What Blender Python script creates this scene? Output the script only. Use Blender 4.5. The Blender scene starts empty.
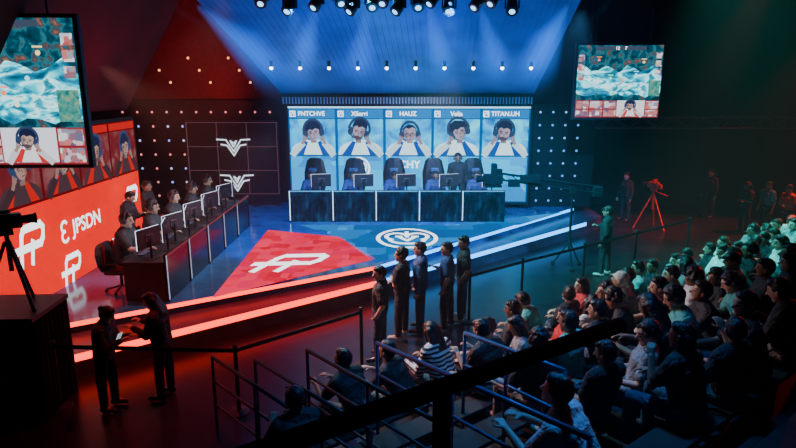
import bpy,math,random
from mathutils import Vector as V, Matrix
random.seed(7)
C=bpy.context.scene.collection
PI=math.pi
GE=1.75; GL=3.0
CAMZ=4.6; F=600.0; CP=math.cos(math.radians(13)); SP=math.sin(math.radians(13))
def P(u,v,z=None,Y=None,X=None):
    a=(u-398)/F; b=(224-v)/F
    d=V((a,CP+SP*b,-SP+CP*b))
    if z is not None: t=(z-CAMZ)/d.z
    elif Y is not None: t=Y/d.y
    else: t=X/d.x
    return V((0,0,CAMZ))+d*t
def proj(x,y,z):
    dep=y*CP+(CAMZ-z)*SP
    if dep<.3: return (9999,9999)
    return (398+F*x/dep,224-F*(y*SP+(z-CAMZ)*CP)/dep)
# ---------- materials
MC={}
def emis(col,s=1.0):
    k=('e',col,s)
    if k in MC: return MC[k]
    m=bpy.data.materials.new('glow'); m.use_nodes=True; n=m.node_tree.nodes; n.clear()
    e=n.new('ShaderNodeEmission'); e.inputs[0].default_value=(*col,1); e.inputs[1].default_value=s*GE
    o=n.new('ShaderNodeOutputMaterial'); m.node_tree.links.new(e.outputs[0],o.inputs[0]); MC[k]=m; return m
def pbr(col,r=.6,me=0.0,var=.25,scale=8,stripe=None,bump=0):
    k=('p',col,r,me,var,scale,stripe,bump)
    if k in MC: return MC[k]
    m=bpy.data.materials.new('surface'); m.use_nodes=True; nt=m.node_tree; n=nt.nodes; b=n['Principled BSDF']
    b.inputs['Roughness'].default_value=r; b.inputs['Metallic'].default_value=me
    tc=n.new('ShaderNodeTexCoord'); rp=n.new('ShaderNodeValToRGB')
    if stripe:
        nz=n.new('ShaderNodeTexWave'); nz.bands_direction='Z'; nz.inputs['Scale'].default_value=6
        rp.color_ramp.interpolation='CONSTANT'; rp.color_ramp.elements[1].position=.5
        rp.color_ramp.elements[0].color=(*col,1); rp.color_ramp.elements[1].color=(*stripe,1)
    else:
        nz=n.new('ShaderNodeTexNoise'); nz.inputs['Scale'].default_value=scale
        rp.color_ramp.elements[0].position=.3; rp.color_ramp.elements[1].position=.7
        rp.color_ramp.elements[0].color=(*[c*(1-var) for c in col],1); rp.color_ramp.elements[1].color=(*[min(1,c*(1+var)) for c in col],1)
    nt.links.new(tc.outputs['Object'],nz.inputs['Vector'])
    nt.links.new(nz.outputs['Fac'],rp.inputs[0]); nt.links.new(rp.outputs[0],b.inputs['Base Color'])
    if bump:
        bz=n.new('ShaderNodeTexNoise'); bz.inputs['Scale'].default_value=9; bz.inputs['Distortion'].default_value=1.5; bz.inputs['Detail'].default_value=3
        nt.links.new(tc.outputs['Object'],bz.inputs['Vector'])
        bp=n.new('ShaderNodeBump'); bp.inputs['Strength'].default_value=bump; bp.inputs['Distance'].default_value=.05; nt.links.new(bz.outputs['Fac'],bp.inputs['Height']); nt.links.new(bp.outputs[0],b.inputs['Normal'])
    MC[k]=m; return m
def pattern(stops,scale,s=1.0,kind='noise',detail=6,dist=0.6,stretch=(1,1,1),rnd=.75):
    m=bpy.data.materials.new('picture'); m.use_nodes=True; nt=m.node_tree; n=nt.nodes; n.clear()
    tc=n.new('ShaderNodeTexCoord'); mp=n.new('ShaderNodeMapping'); mp.inputs['Scale'].default_value=stretch
    nt.links.new(tc.outputs['Object'],mp.inputs[0])
    if kind=='noise':
        z=n.new('ShaderNodeTexNoise'); z.inputs['Detail'].default_value=detail; z.inputs['Distortion'].default_value=dist; out=z.outputs['Fac']
    else:
        z=n.new('ShaderNodeTexVoronoi'); z.distance='CHEBYCHEV'; z.inputs['Randomness'].default_value=rnd
        sx=n.new('ShaderNodeSeparateColor'); nt.links.new(z.outputs['Color'],sx.inputs[0]); out=sx.outputs[0]
    z.inputs['Scale'].default_value=scale; nt.links.new(mp.outputs[0],z.inputs['Vector'])
    rp=n.new('ShaderNodeValToRGB'); cr=rp.color_ramp
    while len(cr.elements)<len(stops): cr.elements.new(.5)
    for e,(p,c) in zip(cr.elements,stops): e.position=p; e.color=(*c,1)
    nt.links.new(out,rp.inputs[0]); e=n.new('ShaderNodeEmission'); e.inputs[1].default_value=s*GE
    nt.links.new(rp.outputs[0],e.inputs[0]); o=n.new('ShaderNodeOutputMaterial'); nt.links.new(e.outputs[0],o.inputs[0]); return m
# ---------- geometry
class G:
    def __init__(s): s.v=[]; s.f=[]
    def add(s,vs,fs):
        o=len(s.v); s.v+= [V(p) for p in vs]; s.f+=[tuple(i+o for i in f) for f in fs]; return s
    def box(s,c,d,rz=0,M=None):
        M=M or Matrix.Rotation(rz,3,'Z'); c=V(c)
        vs=[c+M@V((x*d[0]/2,y*d[1]/2,z*d[2]/2)) for z in(-1,1) for y in(-1,1) for x in(-1,1)]
        return s.add(vs,[(0,2,3,1),(4,5,7,6),(0,1,5,4),(2,6,7,3),(0,4,6,2),(1,3,7,5)])
    def ring(s,cs,rs,ax,n=10):
        ax=V(ax).normalized(); h=V((0,0,1)) if abs(ax.z)<.9 else V((1,0,0)); a=ax.cross(h).normalized(); b=ax.cross(a)
        vs=[];fs=[]
        for c,r in zip(cs,rs):
            for i in range(n):
                t=2*PI*i/n; vs.append(V(c)+a*math.cos(t)*r+b*math.sin(t)*r)
        for j in range(len(cs)-1):
            for i in range(n): fs.append((j*n+i,j*n+(i+1)%n,(j+1)*n+(i+1)%n,(j+1)*n+i))
        fs.append(tuple(range(n))[::-1]); fs.append(tuple(range((len(cs)-1)*n,len(cs)*n)))
        return s.add(vs,fs)
    def rc(s,p1,r1,p2,r2,n=12,k=4):
        p1=V(p1);p2=V(p2); ax=(p2-p1)
        if ax.length<1e-5: ax=V((0,0,1e-4))
        ax.normalize(); cs=[];rs=[]
        for j in range(k): t=PI/2*(1-(j+.3)/k); cs.append(p1-ax*r1*math.sin(t)); rs.append(r1*math.cos(t))
        cs.append(p1);rs.append(r1);cs.append(p2);rs.append(r2)
        for j in range(k): t=PI/2*(j+.7)/k; cs.append(p2+ax*r2*math.sin(t)); rs.append(r2*math.cos(t))
        return s.ring(cs,rs,ax,n)
    def tube(s,pts,r,n=8):
        for a,b in zip(pts,pts[1:]): s.ring([V(a),V(b)],[r,r],V(b)-V(a),n)
        return s
    def ell(s,c,r,M=None,n=14,m=9):
        M=M or Matrix.Identity(3); c=V(c); vs=[];fs=[]
        for j in range(m):
            p=PI*(j+.25)/(m-.5)
            for i in range(n):
                t=2*PI*i/n; vs.append(c+M@V((r[0]*math.sin(p)*math.cos(t),r[1]*math.sin(p)*math.sin(t),r[2]*math.cos(p))))
        for j in range(m-1):
            for i in range(n): fs.append((j*n+i,(j+1)*n+i,(j+1)*n+(i+1)%n,j*n+(i+1)%n))
        fs.append(tuple(range(n))); fs.append(tuple(range((m-1)*n,m*n))[::-1])
        return s.add(vs,fs)
    def prism(s,pts,z0,z1):
        n=len(pts); vs=[(x,y,z0) for x,y in pts]+[(x,y,z1) for x,y in pts]
        return s.add(vs,[tuple(range(n))[::-1],tuple(range(n,2*n))]+[(i,(i+1)%n,(i+1)%n+n,i+n) for i in range(n)])
    def flat(s,pts,lay):      # polygon on an upright local plane facing -Y
        n=len(pts); return s.add([(x,-lay*.008,z) for x,z in pts],[tuple(range(n))])
    def stroke(s,path,w,fn):
        for a,b in zip(path,path[1:]):
            a=V(a);b=V(b);d=(b-a).normalized();nn=V((-d.y,d.x))*w/2; a=a-d*w*.35;b=b+d*w*.35
            s.add([fn(*(a+nn)),fn(*(a-nn)),fn(*(b-nn)),fn(*(b+nn))],[(0,1,2,3)])
        return s
    def mesh(s,name,mat=None,smooth=False):
        m=bpy.data.meshes.new(name); m.from_pydata([tuple(p) for p in s.v],[],s.f); m.update()
        if mat: m.materials.append(mat)
        if smooth:
            for p in m.polygons: p.use_smooth=True
        return m
    def build(s,name,mat,parent=None,smooth=False,bevel=0,**k):
        o=bpy.data.objects.new(name,s.mesh(name,mat,smooth)); C.objects.link(o)
        if parent: o.parent=parent
        if bevel:
            b=o.modifiers.new('b','BEVEL'); b.width=bevel; b.segments=2
        tag(o,**k); return o
def tag(o,label=None,cat=None,group=None,kind=None):
    if label:o['label']=label
    if cat:o['category']=cat
    if group:o['group']=group
    if kind:o['kind']=kind
    return o
def empty(name,loc,rz=0,**k):
    o=bpy.data.objects.new(name,None); C.objects.link(o); o.location=loc; o.rotation_euler=(0,0,rz); o.empty_display_size=.1; return tag(o,**k)
def copytree(o,loc=None,rz=None,parent=None,label=None):
    c=o.copy(); C.objects.link(c)
    if parent: c.parent=parent
    if loc is not None: c.location=loc
    if rz is not None: c.rotation_euler=(0,0,rz)
    if label: c['label']=label
    for ch in list(o.children): copytree(ch,parent=c)
    return c
def text(s,size,mat,parent,loc,name='lettering',rx=PI/2,rz=0,shear=0):
    cu=bpy.data.curves.new(name,'FONT'); cu.body=s; cu.size=size; cu.align_x='CENTER'; cu.align_y='CENTER'; cu.shear=shear; cu.offset=size*.02
    t=bpy.data.objects.new('t',cu); C.objects.link(t); bpy.context.view_layer.update()
    me=bpy.data.meshes.new_from_object(t.evaluated_get(bpy.context.evaluated_depsgraph_get())); bpy.data.objects.remove(t)
    me.materials.clear(); me.materials.append(mat)
    o=bpy.data.objects.new(name,me); C.objects.link(o); o.location=loc; o.rotation_euler=(rx,0,rz)
    if parent:o.parent=parent
    return o
def ordn(i): return ['first','second','third','fourth','fifth','sixth','seventh','eighth','ninth','tenth','eleventh','twelfth','thirteenth','fourteenth','fifteenth','sixteenth','seventeenth','eighteenth','nineteenth','twentieth','twenty-first','twenty-second','twenty-third','twenty-fourth','twenty-fifth','twenty-sixth','twenty-seventh','twenty-eighth','twenty-ninth','thirtieth','thirty-first','thirty-second','thirty-third','thirty-fourth'][i]
BLK=pbr((.012,.012,.015),.5); BLK2=pbr((.03,.032,.036),.35); METAL=pbr((.06,.07,.08),.35,.8); RAIL=pbr((.02,.03,.045),.4,.3); RAIL_LIT=pbr((.025,.1,.26),.4,.2); MATTE=pbr((.003,.003,.004),.95)  # the bluer rail material has the blue light put into its colour
WHITE=emis((.85,.93,1),1.4)
# ================= SETTING
def st(g,name,m): return g.build(name,m,kind='structure')
st(G().box((3,11,-.1),(34,32,.2)),'floor',pbr((.022,.016,.018),.3,0,.4,3))
WALL=pbr((.006,.006,.008),.85)
st(G().box((3,23.1,4.5),(32.4,.2,9)),'wall_back',WALL)
st(G().box((-13.1,11,4.5),(.2,24,9)),'wall_left',WALL)
st(G().box((19.1,11,4.5),(.2,24,9)),'wall_right',WALL)
st(G().box((3,11,9.1),(32.4,24.4,.2)),'ceiling',WALL)
st(G().box((-7.2,21.05,6.35),(6.4,.1,4.4)),'wall_back_upper',pbr((.10,.015,.015),.8))  # dark wall; the red glow on it is put into its base colour
LOW=[(-6.9,7.8),(-5.34,8.77),(-.5,12.6),(5.93,18.46),(6.7,19.3),(6.7,21),(-6.9,21)]
UP=[(-6.9,8.95),(-5.88,9.6),(-.5,13.07),(5.86,19.7),(5.86,21),(-6.9,21)]
st(G().prism(LOW,0,.4),'floor_step',pbr((.10,.09,.13),.3,.0,.3,2.5))
st(G().prism(UP,.401,.6),'floor_stage',pbr((.03,.16,.38),.14,.0,.3,2.5))
def strip(a,b,z,h,mat,label):
    a=V((*a,z));b=V((*b,z)); d=(b-a).normalized(); o=V((d.y,-d.x,0))*.012
    g=G(); c=(a+b)/2+o
    g.box(c,((b-a).length,.02,h),math.atan2(d.y,d.x))
    return g.build('light_strip',mat,label=label,cat='light strip',group='light strips along the stage edge')
RS=emis((1,.035,.012),2.6); BS=emis((.03,.35,1),2.8)
U0=(-6.55,9.176)
strip(U0,UP[1],.56,.08,RS,'short red glowing strip on the upper step beneath the red wall'); strip(UP[1],UP[2],.56,.08,RS,'long red glowing strip along the upper step of the stage'); strip(UP[2],UP[3],.56,.08,BS,'blue glowing strip along the upper step of the stage')
strip(LOW[0],LOW[1],.34,.12,RS,'short red glowing strip on the lowest stage step beneath the red wall')
strip(LOW[1],LOW[2],.34,.12,RS,'long red glowing strip on the lowest stage step'); strip(LOW[2],LOW[3],.34,.11,BS,'blue glowing strip on the lowest stage step')
def dk(u,v): p=P(u,v,z=.6); return (p.x,p.y)
rf=empty('floor_graphic',(0,0,.604),label='red mottled floor graphic with white team monogram on the stage',cat='floor graphic')
G().add([(*dk(*q),0) for q in [(268,230),(340,237),(376,259),(212,298)]],[(0,1,2,3)]).build('graphic_sheet',pattern([(0,(.65,.0,.03)),(.4,(.9,.01,.06)),(.7,(1,.03,.1)),(1,(.75,.0,.08))],3.0,.75,'v'),rf)
PN=[[(-.66,-.5),(-.46,.22),(-.32,.38),(.74,.38),(.9,.27),(.83,.04),(.66,-.1),(-.9,-.1)],[(-.0,-.5),(.16,.0)]]
def pnlogo(parent,fn,mat,name='monogram',w=.21):
    g=G()
    for p in PN: g.stroke(p,w,fn)
    return g.build(name,mat,parent)
c0=P(289,262,z=.6)
pnlogo(rf,lambda x,y:(c0.x+x*.8+y*.25,c0.y+y*1.35+x*.06,.004),WHITE)
bf=empty('floor_graphic',(0,0,.604),label='blue glowing floor graphic with white round winged crest on the stage',cat='floor graphic')
G().add([(*dk(*q),0) for q in [(300,225),(520,225),(563,212),(376,263),(341,238)]],[(0,1,2,3,4)]).build('graphic_sheet',pattern([(0,(.0,.08,.32)),(.5,(.0,.2,.62)),(1,(.0,.38,.9))],1.2,.7,'v'),bf)
def ellp(cx,cz,a,b,n=24,t0=0,t1=2*PI): return [(cx+a*math.cos(t0+(t1-t0)*i/n),cz+b*math.sin(t0+(t1-t0)*i/n)) for i in range(n+1)]
CREST=[ellp(0,0,1,1,28),ellp(-.36,.14,.36,.36,10,.1*PI,1.35*PI),ellp(.36,.14,.36,.36,10,-.35*PI,.9*PI),ellp(0,-.16,.6,.45,10,1.05*PI,1.95*PI),[(-.25,.05),(0,-.3),(.25,.05)],[(0,.1),(0,.65)],[(-.36,.14),(-.2,.14)],[(.2,.14),(.36,.14)]]
def crest(parent,fn,mat,w=.13,name='crest'):
    g=G()
    for p in CREST: g.stroke(p,w,fn)
    return g.build(name,mat,parent)
c1=P(407,238,z=.6)
crest(bf,lambda x,y:(c1.x+x*.78,c1.y+y*1.0,.004),WHITE,.14)
def epsmark(parent,cx,cz,s,mat):
    g=G()
    for q in (ellp(cx,cz+.24*s,.26*s,.25*s,10,.2*PI,1.5*PI),ellp(cx,cz-.24*s,.28*s,.26*s,10,.5*PI,1.8*PI)): g.stroke(q,.15*s,lambda a,b:(a,-.02,b))
    g.build('round_mark',mat,parent)
# ================= SCREENS
def portrait(par,cx,z0,w,h,shirt,face,tint,lay=3,v=0,hands=True,br=.7):
    m=cx+[.03,-.06,.04,.09,-.05][v]*w/1.4; hh=[1,1.1,.94,1.12,1.04][v]; hz=[0,.02,-.04,.03,.0][v]*h; tl=[.12,-.25,.04,.32,-.15][v]
    hw=[1,.86,.8,1.15,.95][v]; ht=[.99,1.03,.9,.97,1.0][v]
    pz=z0+h*.6
    def rot(pts): return [(m+(x-m)*math.cos(tl)-(z-pz)*math.sin(tl),pz+(x-m)*math.sin(tl)+(z-pz)*math.cos(tl)) for x,z in pts]
    G().flat([(cx-w*.48,z0),(cx+w*.48,z0),(cx+w*.44,z0+h*.2),(cx+w*.36,z0+h*.3),(cx+w*.12,z0+h*.42),(cx-w*.12,z0+h*.42),(cx-w*.36,z0+h*.3),(cx-w*.44,z0+h*.2)],lay).build('portrait_shirt',emis(shirt,br),par)
    G().flat([(cx-w*.4,z0),(cx-w*.2,z0),(cx-w*.1,z0+h*.36),(cx-w*.17,z0+h*.4)],lay+.4).flat([(cx+w*.4,z0),(cx+w*.2,z0),(cx+w*.1,z0+h*.36),(cx+w*.17,z0+h*.4)],lay+.4).build('shirt_stripe',emis(tint,.7),par)
    lo=.5 if v==3 else .6
    hr=[(m-w*.16*hw,z0+h*lo+hz),(m-w*.185*hw,z0+h*.78+hz),(m-w*.14*hw,z0+h*(ht-.07)+hz),(m-w*.03,z0+h*ht+hz),(m+w*.08,z0+h*(ht-.02-.03*(v%2))+hz),(m+w*.17*hw,z0+h*(ht-.12)+hz),(m+w*.18*hw,z0+h*.7+hz),(m+w*.155*hw,z0+h*lo+hz)]
    G().flat(rot(hr),lay+.6).build('portrait_hair',emis((.008,.012,.04),1),par)
    dk_=tuple(c*.5 for c in face)
    G().flat([(m-w*.06,z0+h*.34),(m+w*.06,z0+h*.34),(m+w*.06,z0+h*.5),(m-w*.06,z0+h*.5)],lay+.8).build('portrait_neck',emis(dk_,.7),par)
    tp=[.70,.76,.78,.70,.74][v]
    G().flat(rot([(m-w*.12,z0+h*(tp-.02)+hz),(m-w*.13,z0+h*.6+hz),(m-w*.09,z0+h*.46+hz),(m,z0+h*.40+hz),(m+w*.09,z0+h*.46+hz),(m+w*.13,z0+h*.6+hz),(m+w*.12,z0+h*tp+hz),(m+w*.05,z0+h*(tp+.04)+hz),(m-w*.02,z0+h*(tp-.01)+hz),(m-w*.07,z0+h*(tp+.03)+hz)]),lay+1).build('portrait_face',emis(face,.6),par)
    sh=1 if v%2 else -1
    G().flat(rot([(m+sh*w*.05,z0+h*(tp-.02)+hz),(m+sh*w*.06,z0+h*.52+hz),(m+sh*w*.02,z0+h*.41+hz),(m+sh*w*.09,z0+h*.46+hz),(m+sh*w*.128,z0+h*.6+hz),(m+sh*w*.118,z0+h*(tp-.02)+hz)][::sh]),lay+1.2).build('face_shade',emis(tuple(c*.6 for c in face),.6),par)
    if v in(1,4): G().flat(rot([(m-w*.125,z0+h*.57+hz),(m-w*.09,z0+h*.45+hz),(m,z0+h*.385+hz),(m+w*.09,z0+h*.45+hz),(m+w*.125,z0+h*.57+hz),(m+w*.07,z0+h*.5+hz),(m,z0+h*.52+hz),(m-w*.07,z0+h*.5+hz)]),lay+1.4).build('portrait_beard',emis((.12,.08,.1),.6),par)
    g=G(); f=lambda x,y:(x,-(lay+1.6)*.008,y)
    g.stroke(rot(ellp(m,z0+h*.68+hz,w*.2*hh,h*.31*hh,16,.0,PI)),w*.05,f)
    g.flat(rot(ellp(m-w*.175,z0+h*.6+hz,w*.06,h*.12,10)),lay+1.6).flat(rot(ellp(m+w*.175,z0+h*.6+hz,w*.06,h*.12,10)),lay+1.6)
    g.stroke(rot([(m-w*.17,z0+h*.52+hz),(m-w*.09,z0+h*.44+hz)]),w*.03,f); g.build('portrait_headset',emis((.02,.035,.09),1),par)
    g=G(); f=lambda x,y:(x,-(lay+1.8)*.008,y)
    g.flat(rot(ellp(m-w*.05,z0+h*.61+hz,w*.026,h*.014,8)),lay+1.8).flat(rot(ellp(m+w*.05,z0+h*.61+hz,w*.026,h*.014,8)),lay+1.8).flat(rot(ellp(m,z0+h*.475+hz,w*.035,h*.012,8)),lay+1.8)
    g.stroke(rot([(m-w*.08,z0+h*.65+hz),(m-w*.03,z0+h*.655+hz)]),w*.02,f).stroke(rot([(m+w*.03,z0+h*.655+hz),(m+w*.08,z0+h*.65+hz)]),w*.02,f).stroke(rot([(m,z0+h*.6+hz),(m+w*.015,z0+h*.54+hz)]),w*.014,f)
    if v==2:
        for s in(-1,1): g.stroke(rot(ellp(m+s*w*.055,z0+h*.61+hz,w*.045,h*.045,10)),w*.012,f)
    g.build('portrait_features',emis((.08,.03,.05),.7),par)
    if hands:
        for s in([(-1,1),(1,),(-1,1),(-1,),(-1,1)][v]):
            bx=m+s*w*.2; f=lambda x,y:(x,-(lay+2.2)*.008,y)
            G().stroke([(cx+s*w*.42,z0+h*.02),(bx+s*w*.05,z0+h*.3)],w*.13,f).build('portrait_sleeve',emis(tuple(c*.75 for c in shirt),br),par)
            f=lambda x,y:(x,-(lay+2.5)*.008,y); g=G()
            g.stroke([(bx+s*w*.04,z0+h*.33),(bx,z0+h*.42)],w*.065,f).flat(ellp(bx-s*w*.01,z0+h*.45,w*.05,h*.06,12),lay+2.6)
            for q in range(4): g.stroke([(bx-s*w*(.0+.022*q)+w*.02*s,z0+h*.47),(bx-s*w*(.01+.026*q)+w*.02*s,z0+h*(.55-.02*q))],w*.02,f)
            g.build('portrait_hand',emis(tuple(c*.75 for c in face),.6),par)
def rect(x0,x1,z0,z1): return [(x0,z0),(x1,z0),(x1,z1),(x0,z1)]
W,H=7.8,3.1; TP=1.25
ms=empty('display_wall',(.34,19.6,2.69),-.03,label='wide blue team display wall with five player close-ups behind the far desks',cat='display screen')
G().box((0,.09,TP-H/2),(W+.16,.14,H+.16)).build('frame',BLK,ms)
G().flat(rect(-W/2,W/2,TP-H,TP),0).build('screen_panel',emis((.0,.09,.33),.8),ms)
G().flat(rect(-W/2,W/2,TP-.05,TP),1).build('top_line',emis((.4,.75,1),1.2),ms)
names=['FNTCHVE','XSerri','HAUZ','Velja','TITAN.UH']
for i in range(5):
    x=-W/2+W/5*(i+.5); w=W/5-.09
    G().flat(rect(x-w/2,x+w/2,.88,1.17),1).build('name_bar',emis((.0,.2,.6),.8),ms)
    text(names[i],.2,WHITE,ms,(x-.02,-.016,1.02)); 
    g=G(); 
    for p in ([(-.5,-.5),(.5,-.5),(.5,.5),(-.5,.5),(-.5,-.5)],[(-.3,-.2),(.1,.3),(.3,-.1)]): g.stroke([(x-w*.43+a*.16,1.02+b*.16) for a,b in p],.03,lambda a,b:(a,-.018,b))
    g.build('role_icon',WHITE,ms)
    G().flat(rect(x-w/2,x+w/2,-.3,.85),1).build('picture_card',pattern([(.3,(.0,.12,.45)),(.5,(.0,.45,1)),(.7,(.08,.8,1))],1.6+.2*i,.95,'noise',3),ms)
    portrait(ms,x,-.3,w*1.04,1.15,(.6,.88,1),(.5,.42,.55),(.0,.08,.5),3,i,br=.95)
    G().flat(rect(x-w/2,x+w/2,TP-H+.03,-.35),1).build('picture_card',pattern([(.2,(.0,.22,.6)),(.5,(.0,.5,1)),(.8,(.0,.32,.8))],1.5,1.0,'v'),ms)
crest(ms,lambda x,y:(-1.62+x*.34,-.02,-.74+y*.34),WHITE,.16)
epsmark(ms,-.62,-.62,.3,WHITE)
text('PCHY',.34,WHITE,ms,(-.05,-.02,-.62))
lw=empty('display_wall',(-6.8,12.05,2.12),PI/2,label='tall red team display wall with white monograms behind the left desks',cat='display screen')
W2,H2=7.1,3.25
G().box((0,.09,0),(W2+.16,.14,H2+.16)).build('frame',BLK,lw)
G().flat(rect(-W2/2,W2/2,-H2/2,.32),0).build('screen_panel',pattern([(0,(.65,.008,.004)),(.5,(.85,.01,.006)),(1,(1,.025,.012))],.7,.85,'noise',2),lw)
G().flat(rect(-W2/2,W2/2,.32,H2/2),0).build('upper_panel',emis((.12,.005,.008),.6),lw)
for i in range(5):
    x=-W2/2+W2/5*(i+.5); w=W2/5-.08
    G().flat(rect(x-w/2,x+w/2,.38,1.4),1).build('picture_card',pattern([(.2,(.1,.01,.02)),(.5,(.3,.03,.04)),(.8,(.5,.25,.25))],1.5+.2*i,.4,'noise',3),lw)
    portrait(lw,x,.38,w,1.0,(.06,.03,.04),(.45,.26,.22),(.6,.01,.01),3,4-i)
    G().flat(rect(x-w/2,x+w/2,1.43,1.6),1).build('name_bar',emis((.5,.01,.01),.8),lw)
for (x,z,s) in ((-1.35,-.35,.5),(2.95,-.3,.42),(-.1,-1.2,.4),(-3,-.4,.5)): pnlogo(lw,lambda a,b,x=x,z=z,s=s:(x+a*s,-.02,z+b*s*1.5),WHITE,'monogram',.2)
epsmark(lw,-.18,-.42,.42,WHITE); text('JPSDN',.44,WHITE,lw,(.72,-.02,-.42)); text('JPSDN',.34,WHITE,lw,(2.2,-.02,-1.2))
MAP=pattern([(.3,(.0,.05,.10)),(.42,(.0,.2,.35)),(.48,(.0,.5,.65)),(.53,(.2,.8,.9)),(.57,(.6,.95,1)),(.62,(.0,.35,.5)),(.75,(.0,.12,.2))],1.8,1.1,'noise',12,1.2,(1,1,2.6))
DRK=pattern([(.3,(.005,.012,.02)),(.48,(.0,.06,.10)),(.54,(.02,.16,.2)),(.6,(.04,.05,.07)),(.68,(.25,.10,.06)),(.8,(.5,.5,.5))],5.0,.8,'noise',12,.3)
CARD=pattern([(0,(.5,.05,.05)),(.35,(.8,.8,.85)),(.6,(.1,.1,.2)),(1,(.7,.2,.15))],9,.8,'v')
def hang(loc,rz,w,h,label,bar):
    o=empty('hanging_screen',loc,rz,label=label,cat='display screen')
    G().box((0,.08,0),(w+.14,.14,h+.14)).build('frame',BLK,o,bevel=.02)
    G().flat(rect(-w/2,w/2,-h/2,h/2),0).build('screen_panel',DRK,o)
    top=[(-w/2+w*i/12,h*(.18+.05*math.sin(i*1.9)+.03*math.sin(i*3.1))) for i in range(13)]; bot=[(-w/2+w*i/12,h*(-.19+.03*math.sin(i*2.3+1))) for i in range(13)]
    g=G()
    for i in range(12): g.flat([bot[i],bot[i+1],top[i+1],top[i]],.8)
    g.build('map_river',MAP,o)
    G().flat(rect(w*.36,w*.49,-h*.2,h*.02),1).build('map_inset',pattern([(.3,(.0,.1,.1)),(.5,(.05,.3,.25)),(.7,(.3,.35,.2))],9,.8),o)
    for j in range(3):
        G().flat(rect(-w*.49,-w*.42,h*(.02+.13*j),h*(.11+.13*j)),1).build('player_card',CARD,o); G().flat(rect(w*.42,w*.49,h*(.1+.11*j),h*(.18+.11*j)),1).build('player_card',CARD,o)
    for (a,b,c) in ((-.25,.3,(1,.25,.1)),(-.1,.05,(.2,1,.5)),(.05,.0,(1,.2,.1)),(.2,.1,(.3,.8,1)),(.12,-.08,(.9,.9,.5)),(-.3,-.05,(.3,.8,1)),(.28,.27,(1,.7,.3))):
        G().flat(ellp(w*a,h*b,w*.016,w*.016,8),1.2).flat(rect(w*a-w*.03,w*a+w*.03,h*b+w*.03,h*b+w*.04),1.2).build('map_marker',emis(c,1),o)
    G().flat(rect(-w/2,w/2,-h/2,-h/2+h*bar),1).build('score_bar',emis((.3,.02,.03),.7),o)
    n=6
    for i in range(n):
        G().flat(rect(-w/2+w/n*i+.02,-w/2+w/n*(i+1)-.02,-h/2+.03,-h/2+h*bar*.45),2).build('player_card',CARD,o)
        if i not in (3,4): G().flat(rect(-w/2+w/n*i+.02,-w/2+w/n*(i+1)-.02,-h/2+h*bar*.52,-h/2+h*bar-.02),2).build('player_card',CARD,o)
    G().flat(rect(w*.0,w*.33,-h/2+.04,-h/2+h*bar),2.4).build('camera_picture',emis((.75,.78,.85),.8),o)
    portrait(o,w*.165,-h/2+.04,w*.3,h*bar*.95,(.9,.9,.95),(.6,.4,.35),(.7,.03,.03),3,4)
    G().flat(rect(-w*.3,w*.3,h/2-.14,h/2-.03),1).build('score_line',emis((.04,.06,.1),.8),o)
    text('12    7',.12,WHITE,o,(0,-.02,h/2-.085))
    for x in(-w*.35,w*.35): G().tube([(x,.08,h/2),(x,.08,8.99-loc[2])],.02,6).build('hanging_cable',METAL,o)
hang((-6.62,10.1,4.48),.03,2.75,2.36,'large hanging screen showing game map, over the red wall on the left',.26)
hang((6.08,17,4.70),-.05,2.28,1.94,'smaller hanging screen showing game map, over the crowd on the right',.24)
gp=empty('grid_panel',(-5.55,20.2,.6),0,label='dark grid panel with white winged emblems left of blue display',cat='wall panel')
G().box((0,.05,1.43),(3.1,.1,2.86)).build('panel_board',pbr((.015,.015,.022),.5),gp)
for i in range(4):
    G().box((-1.5+i,-.02,1.6),(.02,.04,2.4)).build('grid_bar',emis((.3,.12,.2),.18),gp); G().box((0,-.02,.4+i*.8),(3.03,.04,.02)).build('grid_bar',emis((.3,.12,.2),.18),gp)
EM=[[(-1,.45),(-.45,.42),(0,-.35),(.45,.42),(1,.45)],[(-.75,.12),(-.4,.05),(0,-.62),(.4,.05),(.75,.12)],[(-.18,.35),(0,.2),(.18,.35),(.0,-.05),(-.18,.35)]]
for (x,z) in ((.05,2.02),(.1,.82)):
    g=G()
    for p in EM: g.stroke([(x+a*.55,z+b*.5) for a,b in p],.045,lambda a,b:(a,-.06,b))
    g.build('winged_emblem',emis((.75,.85,1),.9),gp)
BM={}
def bulbmesh(r,m):
    k=(r,m.name)
    if k not in BM: BM[k]=G().ell((0,0,0),(r,r*.8,r),n=8,m=5).mesh('bulb',m,True)
    return BM[k]
def bulbwall(x0,x1,y,z0,z1,dx,dz,cols,label,r=.05,skip=None):
    o=empty('bulb_panel',((x0+x1)/2,y,0),0,label=label,cat='wall panel'); w=x1-x0
    G().box((0,.06,(z0+z1)/2),(w,.1,z1-z0)).build('panel_board',BLK,o)
    nx=int(w/dx); nz=int((z1-z0)/dz)
    for j in range(nz):
        for i in range(nx):
            x=-w/2+dx*(i+.5); z=z0+dz*(j+.5)
            if skip and skip(x+o.location.x,z): continue
            b=bpy.data.objects.new('bulb',bulbmesh(r,cols[(i*j+j)%len(cols)])); C.objects.link(b); b.parent=o; b.location=(x,-.01,z)
bulbwall(-9.6,-3.8,20.7,.6,4.1,.5,.48,[emis((.8,.2,.2),1.0),emis((.3,.4,1),.9),emis((.5,.55,.9),1.0)],'dark back wall panel dotted with bulbs behind the emblem grid',.04,lambda x,z:-7.2<x<-3.9 and .9<z<3.5)
bulbwall(4.45,6.5,19.95,.6,4.0,.42,.42,[emis((.1,.35,1),1.0),emis((.2,.45,1),1.0)],'dark dotted panel with blue bulbs right of blue display',.038)
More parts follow.
